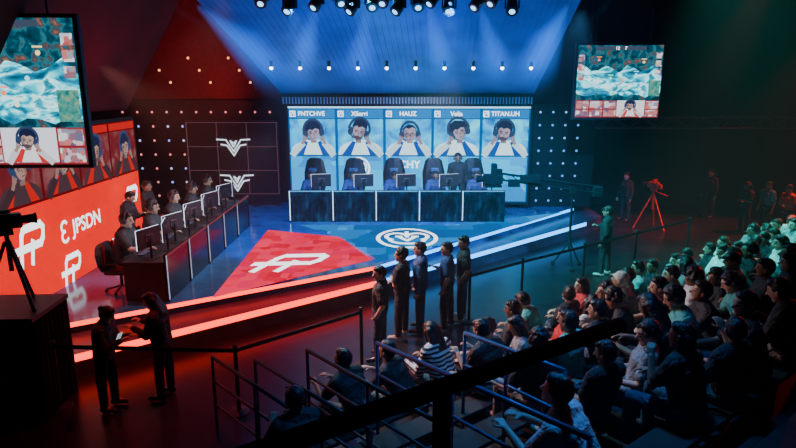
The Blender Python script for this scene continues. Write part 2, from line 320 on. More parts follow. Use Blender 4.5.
def canopy(a,b,c,d,n,name,mat,t=.03):
    g=G(); a,b,c,d=map(V,(a,b,c,d)); g.add([a,b,c,d],[(0,1,2,3)])
    nrm=(b-a).cross(d-a).normalized()
    if nrm.z>0: nrm=-nrm
    for i in range(n+1 if n else 0):
        p=a.lerp(b,i/n); q=d.lerp(c,i/n); m=(p+q)/2+nrm*t/2; ax=(q-p).normalized(); sd_=ax.cross(nrm)
        g.box(m,(.02,t,(q-p).length),M=Matrix((sd_,nrm,ax)).transposed())
    return st(g,name,mat)
canopy((-3.75,19.9,4.36),(4.35,19.7,4.36),(4.1,12.6,7.3),(-4.9,12.6,7.3),54,'ceiling_canopy',pbr((.03,.28,.85),.6,0,.25,.7),.02)
canopy((-7.1,8.5,4.0),(-7.1,16,4.0),(-5.2,16.0,7.2),(-5.2,8.5,7.2),0,'ceiling_canopy_red',pbr((.12,.01,.01),.8,0,.4,.8))
rb=empty('rib_panel',(.3,19.5,4.015),label='band of fine pale vertical ribs just above the blue display wall',cat='wall panel')
for i in range(80): 
    o=bpy.data.objects.new('rib',bpy.data.meshes.get('rib') or G().box((0,-.03,.12),(.03,.05,.2)).mesh('rib',pbr((.3,.5,.75),.4))); C.objects.link(o); o.parent=rb; o.location=(-3.95+i*.1,0,0)
G().box((0,.02,.12),(8.0,.03,.22)).build('backing',BLK2,rb)
bulb=empty('canopy_bulb',(0,0,0),label='small round white bulb in the row across the blue canopy',cat='bulb',group='bulbs across the blue canopy')
G().ell((0,0,0),(.05,.05,.05),n=10,m=7).build('bulb',emis((.9,.95,1),5),bulb,True); G().ring([(0,0,.03),(0,0,.2)],[.04,.05],(0,0,1)).build('socket',METAL,bulb)
for i in range(10):
    q=(-3.6+i*.82,17.6,5.08)
    if i==0: bulb.location=q
    else: copytree(bulb,q)
ob=empty('wall_bulb',(0,0,0),label='small warm orange bulb high on the dark left back wall',cat='bulb',group='orange bulbs on the back wall')
G().ell((0,0,0),(.04,.04,.04),n=10,m=7).build('bulb',emis((1,.3,.1),1.8),ob,True); G().ring([(0,.03,0),(0,.12,0)],[.05,.06],(0,1,0)).build('socket',METAL,ob)
k=0
for r,zz in enumerate((5.5,5.1,4.7)):
    for i in range(4):
        q=(-8.4+i*1.35+r*.35,20.87,zz)
        if k==0: ob.location=q
        else: copytree(ob,q)
        k+=1
def truss(name,a,b,label,s=.3,m=METAL):
    a=V(a);b=V(b);o=empty(name,a,0,label=label,cat='truss'); L=(b-a).length; d=(b-a).normalized(); sd_=V((d.y,-d.x,0))*s/2
    for k in(-1,1):
        for z in(0,s): G().tube([sd_*k+V((0,0,z)),sd_*k+V((0,0,z))+d*L],.03,6).build('chord',m,o)
    n=int(L/.5)
    for k in(-1,1):
        g=G()
        for i in range(n): g.tube([sd_*k+d*(L*i/n)+V((0,0,0 if i%2 else s)),sd_*k+d*(L*(i+1)/n)+V((0,0,s if i%2 else 0))],.012,5)
        g.build('bracing',m,o)
    for t in (.1,.9): G().tube([d*(L*t)+V((0,0,s/2)),d*(L*t)+V((0,0,8.99-a.z))],.015,5).build('hanging_cable',m,o)
truss('lighting_truss',(-4.7,12.2,6.48),(5.2,12.2,6.48),'black lighting truss carrying the spotlights over the stage')
truss('lighting_truss',(5.2,20.6,3.2),(18.5,20.6,3.2),'long horizontal truss in the dark on the right',.36,pbr((.12,.13,.14),.4,.3))
mh=empty('stage_spotlight',(0,0,0),label='x',cat='spotlight',group='spotlights hanging from the truss')
G().box((0,0,-.04),(.22,.16,.08)).build('clamp_box',BLK2,mh,bevel=.01)
G().box((-.13,0,-.18),(.03,.08,.24)).box((.13,0,-.18),(.03,.08,.24)).box((0,0,-.08),(.29,.08,.03)).build('yoke',BLK2,mh)
G().ring([(0,.1,-.12),(0,.06,-.16),(0,-.12,-.36),(0,-.13,-.37)],[.05,.1,.12,.11],(0,-.7,-.7),14).build('lamp_body',BLK2,mh)
G().ring([(0,-.131,-.371),(0,-.14,-.38)],[.06,.04],(0,-.7,-.7),14).build('lens',emis((.2,.6,1),2),mh)
us=[262,290,318,340,354,372,384,400,418,434,449,478,494,512]
for i,u in enumerate(us):
    x=P(u,8,Y=12.2).x; lb='black stage spotlight with pale blue lens, %s from the left on the truss'%ordn(i)
    if i==0: mh.location=(x,12.2,6.48); mh['label']=lb; o=mh
    else: o=copytree(mh,(x,12.2,6.48-.07*((i*5)%3)),random.uniform(-1,1),label=lb)
# shafts of light hanging in the haze: volumes that fade along and across the beam
def beam(a,b,k,S,col,label):
    a=V(a);b=V(b);L=(b-a).length
    m=bpy.data.materials.new('haze_shaft'); m.use_nodes=True; nt=m.node_tree; n=nt.nodes; n.clear()
    def M(op,*ins):
        q=n.new('ShaderNodeMath'); q.operation=op
        for i,x in enumerate(ins):
            if isinstance(x,(int,float)): q.inputs[i].default_value=x
            else: nt.links.new(x,q.inputs[i])
        return q.outputs[0]
    tc=n.new('ShaderNodeTexCoord'); s=n.new('ShaderNodeSeparateXYZ'); nt.links.new(tc.outputs['Object'],s.inputs[0])
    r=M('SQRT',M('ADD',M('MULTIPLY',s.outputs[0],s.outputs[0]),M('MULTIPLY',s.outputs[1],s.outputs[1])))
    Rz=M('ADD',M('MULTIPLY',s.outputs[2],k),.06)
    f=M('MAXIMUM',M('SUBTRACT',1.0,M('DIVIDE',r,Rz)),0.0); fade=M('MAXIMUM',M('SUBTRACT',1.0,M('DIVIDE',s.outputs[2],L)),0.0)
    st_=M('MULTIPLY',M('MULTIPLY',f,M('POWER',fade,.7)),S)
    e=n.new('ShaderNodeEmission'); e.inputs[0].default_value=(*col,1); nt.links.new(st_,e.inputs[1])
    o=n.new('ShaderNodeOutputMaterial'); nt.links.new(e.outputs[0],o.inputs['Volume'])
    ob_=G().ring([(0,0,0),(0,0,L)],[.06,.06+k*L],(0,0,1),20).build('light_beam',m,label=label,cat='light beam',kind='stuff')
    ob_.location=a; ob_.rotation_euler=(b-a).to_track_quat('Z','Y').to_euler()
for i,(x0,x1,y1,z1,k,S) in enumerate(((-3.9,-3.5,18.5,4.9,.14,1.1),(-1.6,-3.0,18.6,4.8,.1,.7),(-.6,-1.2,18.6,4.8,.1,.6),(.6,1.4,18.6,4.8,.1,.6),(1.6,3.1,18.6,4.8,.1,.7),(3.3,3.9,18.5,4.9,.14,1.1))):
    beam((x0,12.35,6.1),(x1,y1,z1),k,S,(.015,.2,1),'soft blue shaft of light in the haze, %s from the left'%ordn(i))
# ================= PEOPLE
def remesh(g,vox,name,sm=2):
    me=g.mesh(name); o=bpy.data.objects.new('tmp',me); C.objects.link(o)
    r=o.modifiers.new('r','REMESH'); r.mode='VOXEL'; r.voxel_size=vox
    if sm: s=o.modifiers.new('s','SMOOTH'); s.factor=.5; s.iterations=sm
    bpy.context.view_layer.update()
    m=bpy.data.meshes.new_from_object(o.evaluated_get(bpy.context.evaluated_depsgraph_get())); bpy.data.objects.remove(o); m.name=name
    for p in m.polygons: p.use_smooth=True
    return m
EYE=pbr((.02,.015,.015),.3); LIP=pbr((.3,.09,.08),.5)
def hand(g,Wp,d,side,pn):
    d=d.normalized(); w=d.cross(pn).normalized(); pn=w.cross(d).normalized()
    for t in(-.022,0,.022): g.rc(Wp+d*.02+w*t*.6,.017,Wp+d*.075+w*t,.016,8,3)
    for j,(t,L) in enumerate(((-.033,.055),(-.011,.072),(.011,.078),(.033,.068))):
        b=Wp+d*.085+w*t; k1=b+(d*.8+pn*.35)*L*.55; k2=k1+(d*.45+pn*.8)*L*.5
        g.rc(b,.0095,k1,.009,7,2); g.rc(k1,.009,k2,.008,7,2)
    b=Wp+d*.03+w*.03*1; k1=b+(d*.6+w*.75+pn*.2)*.04; g.rc(b,.012,k1,.0105,7,2); g.rc(k1,.0105,k1+(d*.8+w*.2+pn*.4)*.03,.009,7,2)
def make_pose(lean=0,hp=0,ua=((.12,0,-1),(.12,0,-1)),fa=((.05,.25,-1),(.05,.25,-1)),th=((.03,0,-1),(.03,0,-1)),sh=((0,0,-1),(0,0,-1)),pz=.93,yaw=0,side=0):
    R=Matrix.Rotation(side,3,'Y')@Matrix.Rotation(-lean,3,'X'); Pv=V((0,0,pz)); T=lambda x,y,z:Pv+R@V((x,y,z))
    HR=Matrix.Rotation(yaw,3,'Z')@Matrix.Rotation(-(lean*.4+hp),3,'X')@Matrix.Rotation(-side*.6,3,'Y'); hc=T(0,-.01,.53)+HR@V((0,.03,.125))
    b,ss,sl,pa=G(),G(),G(),G(); shoes=[G(),G()]
    def torso(g,e):
        g.rc(T(-.06,0,0),.105+e,T(.06,0,0),.105+e)
        for s in(-1,1): g.rc(T(.06*s,0,.02),.1+e,T(.085*s,.01,.34),.105+e)
        g.rc(T(-.095,.005,.34),.103+e,T(.095,.005,.34),.103+e)
        for s in(-1,1): g.rc(T(.175*s,0,.44),.06+e,T(.03*s,-.01,.47),.068+e)
    torso(b,0); torso(ss,.022); torso(sl,.026)
    b.rc(T(0,-.01,.46),.055,hc+HR@V((0,-.02,-.06)),.054)
    sl.rc(T(0,-.012,.47),.07,T(0,-.01,.52),.064)
    b.ell(hc,(.082,.104,.125),HR); b.rc(hc+HR@V((0,.035,-.073)),.052,hc+HR@V((0,.055,-.093)),.034)
    b.rc(hc+HR@V((0,.1,.005)),.009,hc+HR@V((0,.12,-.025)),.014,8,3)
    for s in(-1,1):
        b.ell(hc+HR@V((s*.085,-.005,-.01)),(.012,.02,.032),HR,8,6)
        i=0 if s<0 else 1
        U=V((ua[i][0]*s,ua[i][1],ua[i][2])).normalized(); Fd=V((fa[i][0]*s,fa[i][1],fa[i][2])).normalized()
        S=T(.185*s,0,.43); E=S+U*.285; Wr=E+Fd*.25
        b.rc(S,.052,E,.041); b.rc(E,.041,Wr,.029); pn=V((-s*1.0,.3,.0))
        if abs(Fd.z)<.6: pn=V((0,0,-1))
        hand(b,Wr,Fd,s,pn)
        ss.rc(S,.078,S.lerp(E,.7),.072); sl.rc(S,.075,E,.062); sl.rc(E,.062,Wr-Fd*.01,.046)
        Hh=Pv+V((.09*s,0,-.01)); t=V((th[i][0]*s,th[i][1],th[i][2])).normalized(); k=V((sh[i][0]*s,sh[i][1],sh[i][2])).normalized()
        K=Hh+t*.43; A=K+k*.40
        b.rc(Hh,.078,K,.052); b.rc(K,.052,A,.036); ft=V((.12*s,1,0)).normalized(); b.rc(A,.036,A+ft*.13+V((0,0,-.045)),.028)
        pa.rc(Hh,.1,K,.072); pa.rc(K,.072,A+V((0,0,.02)),.058)
        shoes[i].rc(A+V((0,0,-.035))-ft*.03,.045,A+ft*.15+V((0,0,-.045)),.038); shoes[i].rc(A+V((0,0,.01)),.046,A+V((0,0,-.04)),.05)
    pa.rc(T(-.06,0,.01),.13,T(.06,0,.01),.13); pa.rc(T(-.055,0,.1),.108,T(.055,0,.1),.108)
    m=remesh(b,.0095,'body',2)
    for mm in (pbr((.4,.24,.17),.55),EYE,LIP): m.materials.append(mm)
    inv=HR.transposed()
    for p in m.polygons:
        q=inv@(V(p.center)-hc)
        if q.y>.05:
            if abs(abs(q.x)-.034)<.017 and abs(q.z-.008)<.010: p.material_index=1
            elif abs(abs(q.x)-.034)<.022 and abs(q.z-.037)<.006: p.material_index=1
            elif abs(q.x)<.026 and abs(q.z+.06)<.009: p.material_index=2
    out=dict(body=m,ss=remesh(ss,.014,'shirt'),sl=remesh(sl,.014,'shirt'),pa=remesh(pa,.014,'trousers'),shoes=[remesh(x,.012,'shoe') for x in shoes],hc=hc,hr=HR)
    for kk in('ss','sl','pa'): out[kk].materials.append(BLK)
    for x in out['shoes']: x.materials.append(BLK)
    return out
SIT=dict(th=((.18,1,0),(.18,1,0)),sh=((0,.05,-1),(0,.05,-1)),pz=.52)
PO=dict(
 stand=make_pose(th=((.14,.04,-1),(.12,-.03,-1)),side=.03,ua=((.25,0,-1),(.2,.05,-1))),
 fold=make_pose(ua=((.15,.2,-1),(.15,.2,-1)),fa=((-.9,.4,.2),(-.9,.45,.05)),th=((.16,.04,-1),(.12,-.03,-1))),
 pocket=make_pose(lean=-.04,yaw=.5,side=-.05,hp=.1,ua=((.5,-.2,-1),(.4,-.1,-1)),fa=((-.45,.5,-1),(-.35,.45,-1)),th=((.2,.08,-1),(.08,-.04,-1))),
 phone=make_pose(lean=.08,hp=.35,ua=((.05,.35,-1),(.1,.3,-1)),fa=((-.35,.85,.35),(-.3,.8,.45)),th=((.09,.07,-1),(.06,-.06,-1))),
 look=make_pose(yaw=.35,ua=((.3,-.1,-1),(.12,.1,-1)),fa=((-.1,.35,-1),(-.45,.7,.4)),th=((.14,.1,-1),(.1,-.1,-1)),sh=((0,-.03,-1),(0,-.05,-1))),
 sit=make_pose(lean=.05,ua=((.12,.45,-1),(.12,.45,-1)),fa=((-.12,.9,-.2),(-.12,.9,-.2)),**SIT),
 lean=make_pose(lean=.55,hp=-.35,ua=((.15,.55,-.8),(.15,.5,-.8)),fa=((-.4,.8,.3),(-.4,.7,.3)),**SIT),
 slouch=make_pose(lean=-.2,hp=.25,yaw=.25,side=.08,ua=((.3,.25,-1),(.12,.45,-1)),fa=((-.3,.9,-.1),(-.5,.8,.0)),**SIT),
 sfold=make_pose(lean=-.05,hp=.1,ua=((.15,.25,-1),(.15,.25,-1)),fa=((-.9,.45,.2),(-.9,.45,.0)),**SIT),
 sphone=make_pose(lean=.15,hp=.3,ua=((.1,.4,-1),(.1,.4,-1)),fa=((-.3,.75,.5),(-.35,.7,.5)),**SIT),
 chin=make_pose(lean=.25,hp=-.1,yaw=.3,side=.1,ua=((.1,.5,-.8),(.15,.5,-.9)),fa=((-.45,.35,.9),(-.2,.9,-.1)),**SIT),
 turn=make_pose(lean=.0,yaw=-.9,side=-.08,ua=((.35,.2,-1),(.12,.4,-1)),fa=((.1,.9,-.1),(-.2,.9,-.1)),**SIT),
 bow=make_pose(lean=.35,hp=.3,yaw=-.3,ua=((.2,.3,-1),(.2,.35,-1)),fa=((-.35,.9,.1),(-.35,.9,.1)),**SIT),
 play=make_pose(lean=.12,hp=.05,ua=((.2,.65,-.75),(.2,.65,-.75)),fa=((-.15,1,.08),(-.1,1,.08)),**SIT))
def hairmesh(k):
    g=G()
    if k in('short','long','bun'):
        g.ell((0,-.02,.026),(.092,.103,.122)); g.ell((0,.035,.094),(.066,.057,.044))
    if k=='curly':
        rr=random.Random(3)
        for i in range(60):
            t=rr.uniform(0,2*PI); p=rr.uniform(-.2,1.4); c=V((math.cos(t)*math.cos(p)*.092,math.sin(t)*math.cos(p)*.1-.02,.03+math.sin(p)*.12))
            if c.y>.05 and c.z<.07: continue
            g.ell(c,(.03,.03,.03),None,8,6)
        g.ell((0,-.02,.03),(.09,.1,.12))
    if k=='long':
        for x in(-.06,-.03,0,.03,.06): g.rc((x,-.06,.02),.05,(x*1.3,-.09,-.22-.02*(x==0)),.035)
        for s in(-1,1): g.rc((s*.083,.0,.02),.022,(s*.092,-.01,-.19),.022)
    if k=='bun': g.ell((0,-.11,.07),(.045,.045,.045))
    if k=='cap':
        g.ell((0,-.012,.045),(.094,.11,.1)); g.ell((0,-.03,-.01),(.088,.094,.078))
        g.rc((-.04,.095,.055),.012,(.04,.095,.055),.012); g.rc((-.035,.14,.045),.012,(.035,.14,.045),.012); g.rc((0,.08,.05),.014,(0,.14,.045),.014)
    m=remesh(g,.01,'cap' if k=='cap' else 'hair',2); m.materials.append(BLK); return m
HM={k:hairmesh(k) for k in('short','long','bun','cap','curly')}
g=G()
g.tube([(.102*math.cos(t),0,.02+.127*math.sin(t)) for t in [PI*i/12 for i in range(13)]],.014,6)
for s in(-1,1): g.ring([(s*.08,0,-.005),(s*.12,0,-.005)],[.048,.042],(s,0,0),12)
g.tube([(-.09,.02,-.03),(-.08,.09,-.07),(-.03,.13,-.07)],.006,6)
HS=g.mesh('headset',pbr((.06,.06,.07),.35))
SK=[(.5,.3,.21),(.38,.22,.15),(.58,.38,.29),(.25,.14,.09)]
def mobj(name,me,mat,par):
    o=bpy.data.objects.new(name,me); C.objects.link(o)
    if par: o.parent=par
    if mat: o.material_slots[0].link='OBJECT'; o.material_slots[0].material=mat
    return o
SHC=dict(k=((.02,.021,.025),'black'),w=((.7,.72,.72),'white'),g=((.22,.24,.25),'grey'),t=((.06,.36,.36),'teal'),r=((.6,.02,.02),'red'),b=((.04,.08,.22),'navy'),s=((.02,.02,.03),'striped'))
np_=0
def person(pose,x,y,z,face,col='k',hs='short',lng=False,label='',group=None,scale=1.0,sk=None,pants=(.025,.028,.04),headset=False,capc=None,wide=1.05):
    global np_; np_+=1
    p=PO[pose]; o=mobj('person',p['body'],pbr(SK[np_%4 if sk is None else sk],.5,0,.1),None)
    o.location=(x,y,z); o.rotation_euler=(0,0,face); o.scale=(scale*wide,scale*wide,scale)
    tag(o,label,'person',group)
    mobj('shirt',p['sl' if lng else 'ss'],pbr(SHC[col][0],.75,0,.2,5,(.7,.7,.7) if col=='s' else None,.8),o); mobj('trousers',p['pa'],pbr(pants,.8,0,.25,8,None,.8),o)
    for m in p['shoes']: mobj('shoe',m,pbr((.5,.5,.5),.6) if np_%3==0 else BLK,o)
    hcol=pbr(capc if capc else ((.012,.01,.01),(.025,.015,.01),(.02,.012,.01),(.012,.01,.01))[np_%4],.45,0,.25,8,None,.6)
    h=mobj('cap' if hs=='cap' else 'hair',HM[hs],hcol,o); h.location=p['hc']; h.rotation_euler=p['hr'].to_euler()
    if headset:
        q=mobj('headset',HS,None,o); q.location=p['hc']; q.rotation_euler=p['hr'].to_euler()
    return o
def aim(x,y,tx,ty): return math.atan2(-(tx-x),ty-y)
# ================= DESKS
def desk(front):
    o=empty('player_desk',(0,0,0),label='x',cat='desk'); L=1.27; hh=.96 if front else .92
    G().box((0,.42,.76),(L,.8,.04)).build('desk_top',BLK2,o,bevel=.008)
    G().box((0,.0,hh/2+.01),(L-.06,.02,hh)).build('front_panel',pattern([(.35,(.0,.005,.02)),(.55,(.0,.04,.14)),(.75,(.0,.16,.45))],3.5,.3,'noise',4,.6,(2,1,.8)) if front else pbr((.02,.018,.028),.2),o)  # far panels: the blue-lit sheen is put in as a faint glow
    for s in(-1,1): G().box((s*(L/2-.03),.42,.38),(.03,.76,.74)).build('side_panel',BLK2,o); G().box((s*(L/2-.02),0,hh/2),(.035,.05,hh)).build('corner_post',BLK,o)
    G().box((-L/2+.012,-.03,hh/2+.02),(.022,.012,hh-.06)).build('light_strip',emis((.5,.75,1),1.6) if front else emis((.5,.55,.8),.5),o)
    G().box((0,-.03,hh-.02),(L-.06,.02,.03)).build('edge_light',emis((.1,.4,.8),.8) if front else emis((.5,.1,.12),.25),o)
    return o
def monitor(): 
    o=empty('monitor',(0,0,0),label='x',cat='monitor')
    G().box((0,0,.42),(.6,.03,.38)).build('casing',pbr((.04,.035,.035),.35),o,bevel=.01)
    G().box((0,-.02,.42),(.2,.02,.14)).build('rear_plate',pbr((.12,.1,.1),.35),o,bevel=.008)
    G().box((0,.0175,.42),(.607,.004,.387)).build('screen_panel',emis((.5,.6,.75),2.2),o)  # made larger than the casing so a bright rim shows from behind
    G().tube([(0,-.03,0),(0,-.03,.4)],.02).box((0,-.02,.4),(.14,.03,.14)).build('stand',METAL,o)
    G().box((0,-.02,.008),(.26,.2,.016)).build('base',METAL,o,bevel=.005)
    return o
def keyboard():
    o=empty('keyboard',(0,0,0),label='x',cat='keyboard')
    G().box((0,0,.012),(.42,.14,.024)).build('casing',BLK,o,bevel=.004)
    g=G()
    for i in range(12):
        for j in range(4): g.box((-.19+i*.0345,-.05+j*.033,.028),(.028,.026,.01))
    g.build('keys',pbr((.1,.12,.2),.5),o); return o
def gchair(col,top=1.44):
    o=empty('gaming_chair',(0,0,0),label='x',cat='chair'); m=pbr((.02,.013,.013),.5); a=pbr(col,.5); k=(top-.46)/.98
    G().box((0,.02,.44),(.5,.5,.09)).build('seat',m,o,bevel=.035)
    G().ring([(0,-.24,.46),(0,-.27,.46+.29*k),(0,-.31,.46+.64*k),(0,-.34,.46+.92*k),(0,-.345,.46+.98*k)],[.27,.36,.37,.28,.18],(0,-.1,1),8).build('backrest',m,o,bevel=.02)
    G().box((0,-.03,.46+.72*k),(.26,.06,.13)).build('head_pillow',a,o,bevel=.03)
    for s in(-1,1):
        G().box((s*.29,.0,.64),(.06,.28,.03)).tube([(s*.29,0,.42),(s*.29,0,.64)],.018).build('armrest',m,o)
        G().box((s*.2,-.2,.8),(.06,.06,.4)).build('side_bolster',a,o,bevel=.02)
    g=G().tube([(0,0,.1),(0,0,.42)],.03)
    for i in range(5): t=2*PI*i/5; g.tube([(0,0,.12),(.29*math.cos(t),.29*math.sin(t),.07)],.02,6)
    g.build('star_base',METAL,o)
    for i in range(5): t=2*PI*i/5; G().ell((.29*math.cos(t),.29*math.sin(t),.035),(.034,.034,.034),n=8,m=6).build('caster',BLK,o)
    for c in o.children:      # flatten the padded back front to back
        if c.name.startswith('backrest'):
            for v in c.data.vertices:
                yc=-.24-.1*(v.co.z-.46); v.co.y=yc+(v.co.y-yc)*.28
    return o
DK={}
def put(kind,maker,loc,rz,label,group):
    if kind not in DK: o=maker(); DK[kind]=o; o.location=loc; o.rotation_euler=(0,0,rz); o['label']=label
    else: o=copytree(DK[kind],loc,rz,label=label)
    o['group']=group; return o
for i in range(5):
    x=-3.25+1.29*(i+.5); od=ordn(i)
    put('dB',lambda:desk(True),(x,17.6,.6),0,'dark player desk with lit edge, %s from the left below the blue display'%od,'desks under the blue display')
    put('mB',monitor,(x+.28,18.0,1.38),.3,'monitor seen from behind, %s from the left on the far desks'%od,'monitors on the far desks')
    put('kB',keyboard,(x-.05,18.22,1.38),PI,'black keyboard, %s from the left on the far desks'%od,'keyboards on the far desks')
    o=put('cB',lambda:gchair((.05,.12,.3),1.74),(x-.1,18.82,.6),PI+.08*(i-2),'black gaming chair with blue pillow, %s from left at the far desks'%od,'gaming chairs at the far desks')
    person('play',x-.1,18.70,.6,PI,'b','short' if i!=2 else 'cap',True,'person in dark jersey and headset playing at the %s far desk from left'%od,'players at the far desks',headset=True,scale=1.08)
    y=10.75+1.29*(i+.5)*.98; X=-4.35
    od2=['nearest','second nearest','middle','second farthest','farthest'][i]
    put('dL',lambda:desk(False),(X,y,.6),PI/2,'dark player desk, %s of the row beside the red wall'%od2,'desks beside the red wall')
    put('mB',monitor,(X-.30,y+.25,1.38),PI/2+.25,'monitor, %s of the row by the red wall'%od2,'monitors by the red wall')
    put('mB',monitor,(X-.36,y-.4,1.38),PI/2-.35,'angled side monitor, %s of the row by the red wall'%od2,'side monitors by the red wall')
    put('kB',keyboard,(X-.62,y,1.38),-PI/2,'black keyboard, %s of the row by the red wall'%od2,'keyboards by the red wall')
    put('cL',lambda:gchair((.3,.02,.02),1.0),(X-1.15,y,.6),-PI/2,'black and red gaming chair, %s of the row by red wall'%od2,'gaming chairs by the red wall')
    person('play',X-1.05,y,.68,-PI/2+.1*(i%2),'k',['short','curly','short','cap','short'][i],False,'person in dark jersey and headset playing at the %s desk beside red wall'%od2,'players beside the red wall',headset=True,scale=1.17,sk=[0,1,0,1,0][i])
person('stand',1.90,18.9,.6,PI,'k','short',True,'coach in black standing behind the far desks, right of the fourth',headset=True,scale=1.12)
person('phone',-6.1,13.2,.6,-PI/2,'k','short',True,'coach in black standing behind the near players at the red wall')
person('fold',-6.2,14.6,.6,-PI/2,'k','short',False,'staff member in black t-shirt standing behind the middle players at red wall')
# ================= FLOOR PEOPLE
stg=(-1.5,16)
JEAN=(.05,.07,.13)
def stander(u,v,pose,col,hs,lng,label,h=1.72,tgt=stg,z=0,**k):
    q=P(u,v,z=z+h); s=h/1.74
    return person(pose,q.x,q.y,z,aim(q.x,q.y,*tgt),col,hs,lng,label,scale=s,**k)
stander(380,264,'pocket','k','short',False,'person in black t-shirt, leftmost of the five standing before the stage',1.7,(-6,10),sk=2,wide=1.1,pants=JEAN)
stander(402,247,'fold','k','curly',False,'person with curly hair and folded arms, second from left of the five standing',1.75,(-5,12),sk=0,wide=1.1)
stander(421,241,'stand','b','short',True,'person in long navy sleeves in the middle of the five standing',1.78,(-5,11),sk=2,wide=1.1,pants=JEAN)
stander(448,241,'look','b','short',False,'person in navy shirt looking aside, fourth of the five standing',1.74,(-5,12),sk=0,wide=1.1)
stander(464,234,'pocket','k','short',False,'person with hands on hips in black t-shirt, rightmost of the five standing',1.78,(-6,12),sk=2,wide=1.1,pants=JEAN)
stander(98,304,'phone','k','bun',True,'person in dark clothes looking down at phone by left barrier',1.62,(-1,8),sk=0)
stander(157,290,'phone','k','long',True,'person with long dark hair holding a card by the left barrier',1.7,(-6,8.3),sk=2)
stander(609,205,'look','k','cap',True,'camera operator in black with cap beside the camera crane',1.78,(0,17))
stander(713,169,'stand','k','short',True,'person in dark top standing far back right of red tripod',1.75,(0,16),sk=0)
stander(749,181,'fold','k','long',False,'person in black with long hair standing behind the far crowd',1.68)
stander(771,181,'stand','t','short',False,'person in teal t-shirt standing behind the far crowd',1.7)
stander(791,184,'fold','r','short',False,'person in red t-shirt at far right standing behind the crowd',1.72)
stander(628,172,'stand','k','short',True,'person in black standing in the dark left of the red tripod',1.72,(0,16))
ph=G().box((0,0,0),(.075,.012,.15)); 
for (u,v,lb) in ((119,337,'lit phone held by the person with the bun'),(141,334,'white card held by the person with long hair')):
    q=P(u,v,Y=7.9 if u<130 else 8.15); o=ph.build('phone' if u<130 else 'card',emis((.4,.45,.5),.6) if u<130 else pbr((.6,.6,.6),.6),label=lb,cat='phone' if u<130 else 'card'); o.location=q; o.rotation_euler=(.5,0,1.2)
# ================= RAILS (positions first, so that nobody sits in one)
a1=P(212,357,z=1.05); a2=P(255,360,z=1.3); a3=P(307,350,z=1.4); a4=P(377,343,z=1.6); b4=P(590,438,z=2.35); a5=P(465,333,z=1.75); b5=P(565,371,z=2.2)
SEG=[(a1,a1+V((1.5,-1.55,0))),(a2,a2+V((1.5,-1.7,.1))),(a3,a3+V((1.6,-2.0,.15))),(a4,b4),(a5,b5)]
def near(p,a,b):
    a=a.xy;b=b.xy; t=max(0,min(1,(p-a).dot(b-a)/(b-a).length_squared)); return (p-a.lerp(b,t)).length
# ================= STANDS + AUDIENCE
B0=V((1.4,11.2)); E_=V((.79,.613)); N_=V((.613,-.79))
def sd(s,d): return B0+E_*s+N_*d
NT=8; D0=2.3; DD=.85; RZ=math.atan2(E_.y,E_.x)
TM=pbr((.022,.025,.03),.75)
smin=[-5.2,-5.9,-6.4,-6.6,-6.8,-7.0,-9.5,-9.5]
for k in range(NT):
    a=sd(smin[k],D0+DD*k-.5); b=sd(13.5,D0+DD*k-.5); c=sd(13.5,D0+DD*k+.35); d=sd(smin[k],D0+DD*k+.35)
    if k: st(G().prism([tuple(d),tuple(c),tuple(b),tuple(a)],0,.28*k),'floor_tier_%d'%(k+1),TM)
    if k>6: continue
    L=13.5-smin[k]-.2; m=sd((13.5+smin[k])/2,D0+DD*k); o=empty('bench',(m.x,m.y,.28*k),RZ,label='long dark bench in the %s row of the stand from the front'%ordn(k),cat='bench',group='benches of the stand')
    G().box((0,0,.4),(L,.34,.05)).build('seat',pbr((.015,.018,.02),.8),o,bevel=.01)
    n=int(L/2)+1
    for i in range(n+1): G().box((-L/2+.1+(L-.2)*i/n,0,.187),(.06,.28,.374)).build('leg',BLK,o)
heads=[(775,212,'k',''),(757,222,'t',''),(740,214,'k','l'),(722,226,'g',''),(702,232,'k',''),(688,243,'w','l'),(672,243,'k',''),(655,254,'g',''),(640,262,'t',''),(788,236,'k','l'),(780,240,'r',''),(750,245,'k',''),(735,243,'t','l'),(715,254,'w',''),(697,262,'k',''),(680,268,'g','l'),(662,275,'k',''),(728,265,'k',''),(745,262,'g',''),(762,262,'k','l'),(790,262,'t',''),(668,290,'w','l'),(650,285,'k',''),(700,283,'k',''),(716,280,'t',''),(690,300,'k',''),(735,285,'k',''),(620,268,'k',''),(638,290,'t',''),(597,288,'g','c'),(575,300,'k',''),(562,282,'r','l'),(548,275,'k',''),(540,300,'t',''),(525,330,'k',''),(505,326,'r',''),(488,318,'k',''),(552,318,'w','l'),(570,320,'w',''),(588,325,'k',''),(610,310,'k','c'),(625,332,'g',''),(480,345,'g','l'),(462,336,'k',''),(445,336,'w',''),(422,344,'s','l'),(402,333,'k',''),(455,357,'w',''),(430,362,'k','l'),(355,355,'k',''),(376,377,'g','c'),(340,382,'b',''),(316,370,'k',''),(303,394,'k','c'),(395,382,'k',''),(412,378,'s','l'),(466,366,'k',''),(492,360,'t',''),(520,342,'k',''),(545,347,'k',''),(600,347,'k',''),(560,377,'w',''),(578,400,'w',''),(540,392,'w',''),(702,335,'k','l'),(725,322,'k',''),(762,300,'k',''),(786,302,'k',''),(650,320,'k','l'),(676,325,'t',''),(640,240,'k',''),(660,232,'k','')]
rows={}
Q0=B0.x*N_.x+B0.y*N_.y
for (u,v,c,opt) in heads:
    a=(u-398)/F; b=(224-v)/F; X,Yv,Z=a,CP+SP*b,-SP+CP*b; q=X*N_.x+Yv*N_.y
    t=(CAMZ-1.3-.33*(-Q0-D0))/(.33*q-Z); d=-Q0+q*t
    k=max(0,min(6,round((d-D0)/DD))); z=1.3+.28*k; o=sd(0,D0+DD*k)
    s=(a*(o.y*CP+(CAMZ-z)*SP)-o.x)/(E_.x-a*E_.y*CP)
    rows.setdefault(k,[]).append([s,c,opt,0])
